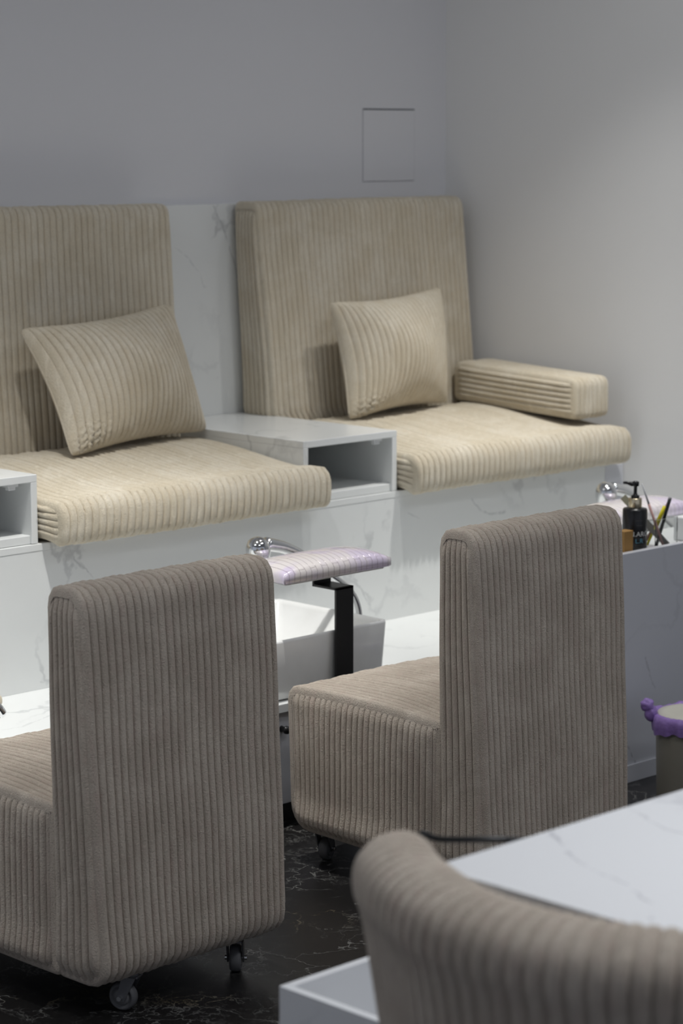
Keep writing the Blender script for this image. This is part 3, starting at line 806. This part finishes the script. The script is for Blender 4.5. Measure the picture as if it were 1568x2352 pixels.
lin.add(*crumple((kx-.004, ky+.004, .222), (.016,.016,.020), 3)); lin.add(*crumple((kx-.010, ky+.011, .243), (.017,.017,.016), 5))
lin.obj('liner', LINER, bn, True, 'purple plastic liner folded over the rim')

# ------------------------------------------------------------------ nail desk, its side box, cable, and the near chair
dk = thing('nail_desk', (2.33, 1.35, 0), 'white marble-topped nail desk behind the blurred near chair', 'desk')
B().box(2.03, 2.66, .80, 1.90, .705, .74, .002).obj('top', MARB_DESK, dk)
B().box(2.10, 2.60, 1.855, 1.885, 0, .705, .002).obj('leg_panel', MARB_CTR, dk)
B().box(2.10, 2.60, .86, .89, 0, .705, .002).obj('leg_panel', MARB_CTR, dk)
bx = thing('open_box', (2.27, 2.13, 0), 'white open-topped box on the black floor beside the near chair', 'box')
x0, x1, y0, y1, zt = 2.168, 2.400, 1.95, 2.312, .45
b = B().box(x0, x0+.014, y0, y1, 0, zt, .001).box(x1-.014, x1, y0, y1, 0, zt, .001).box(x0+.014, x1-.014, y0, y0+.014, 0, zt, .001).box(x0+.014, x1-.014, y1-.014, y1, 0, zt, .001)
b.obj('walls', MARB_DESK, bx)
B().box(x0+.014, x1-.014, y0+.014, y1-.014, .30, .315, .001).obj('inner_floor', WHITEP, bx)
cb = B().tube(smooth_path([(2.30,1.907,.722),(2.225,1.908,.730),(2.175,1.918,.739),(2.120,1.968,.740),(2.112,1.995,.742),(2.106,2.002,.70),(2.13,1.965,.5),(2.16,1.93,.2),(2.2,1.93,.006)], 8), .0042, 10)
o = cb.obj('power_cable', BLACKP, None, True); tag(o, 'black cable hanging off the far edge of the marble desk', 'cable')

nc = thing('barrel_chair', (2.12, 1.605, 0), 'large blurred beige ribbed barrel chair pushed up to the marble desk', 'chair')
cx, cy = 2.165, 1.605
prof = [(-.045,.30),(.0,.27),(.030,.29),(.035,.40),(.048,.55),(.066,.70),(.078,.745),(.072,.778),(.050,.797),(.020,.803),(-.002,.795),(-.012,.77),(-.014,.70),(-.02,.50)]
# arc sweep with ribs along the angle
A0, A1 = rad(122), rad(238); nrib = 33
an, rv = rib_samples(A0, A1, nrib, 6)
P = np.array([(p.x, p.z) for p in smooth_path([(a_,0,c_) for a_,c_ in prof], 4)])
tang = np.gradient(P, axis=0); nn = np.stack([-tang[:,1], tang[:,0]], -1); nn /= np.linalg.norm(nn, axis=1)[:,None]+1e-9
nn = nn if nn[len(P)//3,0] > 0 else -nn
verts = []; ns = len(P)
for a_, r_ in zip(an, rv):
    e = min(a_-A0, A1-a_)/rad(11); e = math.sqrt(max(0, 1-(1-min(1,e))**2))
    w = (r_*.0095 - .004)*e
    wing = sstep(rad(25), rad(58), abs(a_-math.pi))
    mid = np.array([.028, 0])
    for (dr, z), nv_ in zip(P, nn):
        dr2 = (.03 + (dr-.03)*(.25+.75*e)) + nv_[0]*w + .020*wing*sstep(.3,.75,z); z2 = z + nv_[1]*w*.6 - .016*(1-e)*(z > .5)
        R = .300 + dr2
        verts.append((cx + R*math.cos(a_), cy + R*math.sin(a_), z2))
fc = []; na = len(an)
for i in range(na-1):
    for k in range(ns-1): fc.append((i*ns+k, (i+1)*ns+k, (i+1)*ns+k+1, i*ns+k+1))
    fc.append((i*ns+ns-1, (i+1)*ns+ns-1, (i+1)*ns, i*ns))
fc.append(tuple(range(ns))); fc.append(tuple((na-1)*ns+k for k in reversed(range(ns))))
B().add(verts, fc).obj('backrest', TAUPE, nc, True)
st = B().lathe([(0,.30),(.20,.30),(.235,.32),(.24,.40),(.225,.445),(.18,.455),(0,.458)], 48, Matrix.Translation((2.165,1.605,0)))
st.obj('seat', TAUPE, nc, True)
for sx, sy in ((-1,-1),(-1,1),(1,-1),(1,1)):
    B().tube([(2.165+sx*.19, 1.605+sy*.19, .0), (2.165+sx*.165, 1.605+sy*.165, .305)], [.012,.018], 14).obj('leg', BLACKM, nc, True)

# ------------------------------------------------------------------ ceiling spots and added fill panels (out of frame, they carry the light)
for (sx, sy, _, _, _, _) in SPOTS:
    o = thing('ceiling_spot', (sx, sy, CEIL), 'round recessed ceiling spot above the bench', 'ceiling lamp', 'ceiling spots over the bench')
    B().lathe([(.05,-.002),(.05,-.012),(.042,-.014),(.040,-.002)], 32, Matrix.Translation((sx,sy,CEIL))).obj('trim_ring', WHITEP, o, True)
for (sx, sy, _, _) in FILL_PANELS:
    o = thing('ceiling_fill_panel', (sx, sy, CEIL), 'flat rectangular fill panel added on the ceiling, out of the picture', 'ceiling lamp', 'added ceiling fill panels')
    B().box(sx-.57, sx+.57, sy-.27, sy+.27, CEIL-.04, CEIL-.001, .002).obj('housing', WHITEP, o)
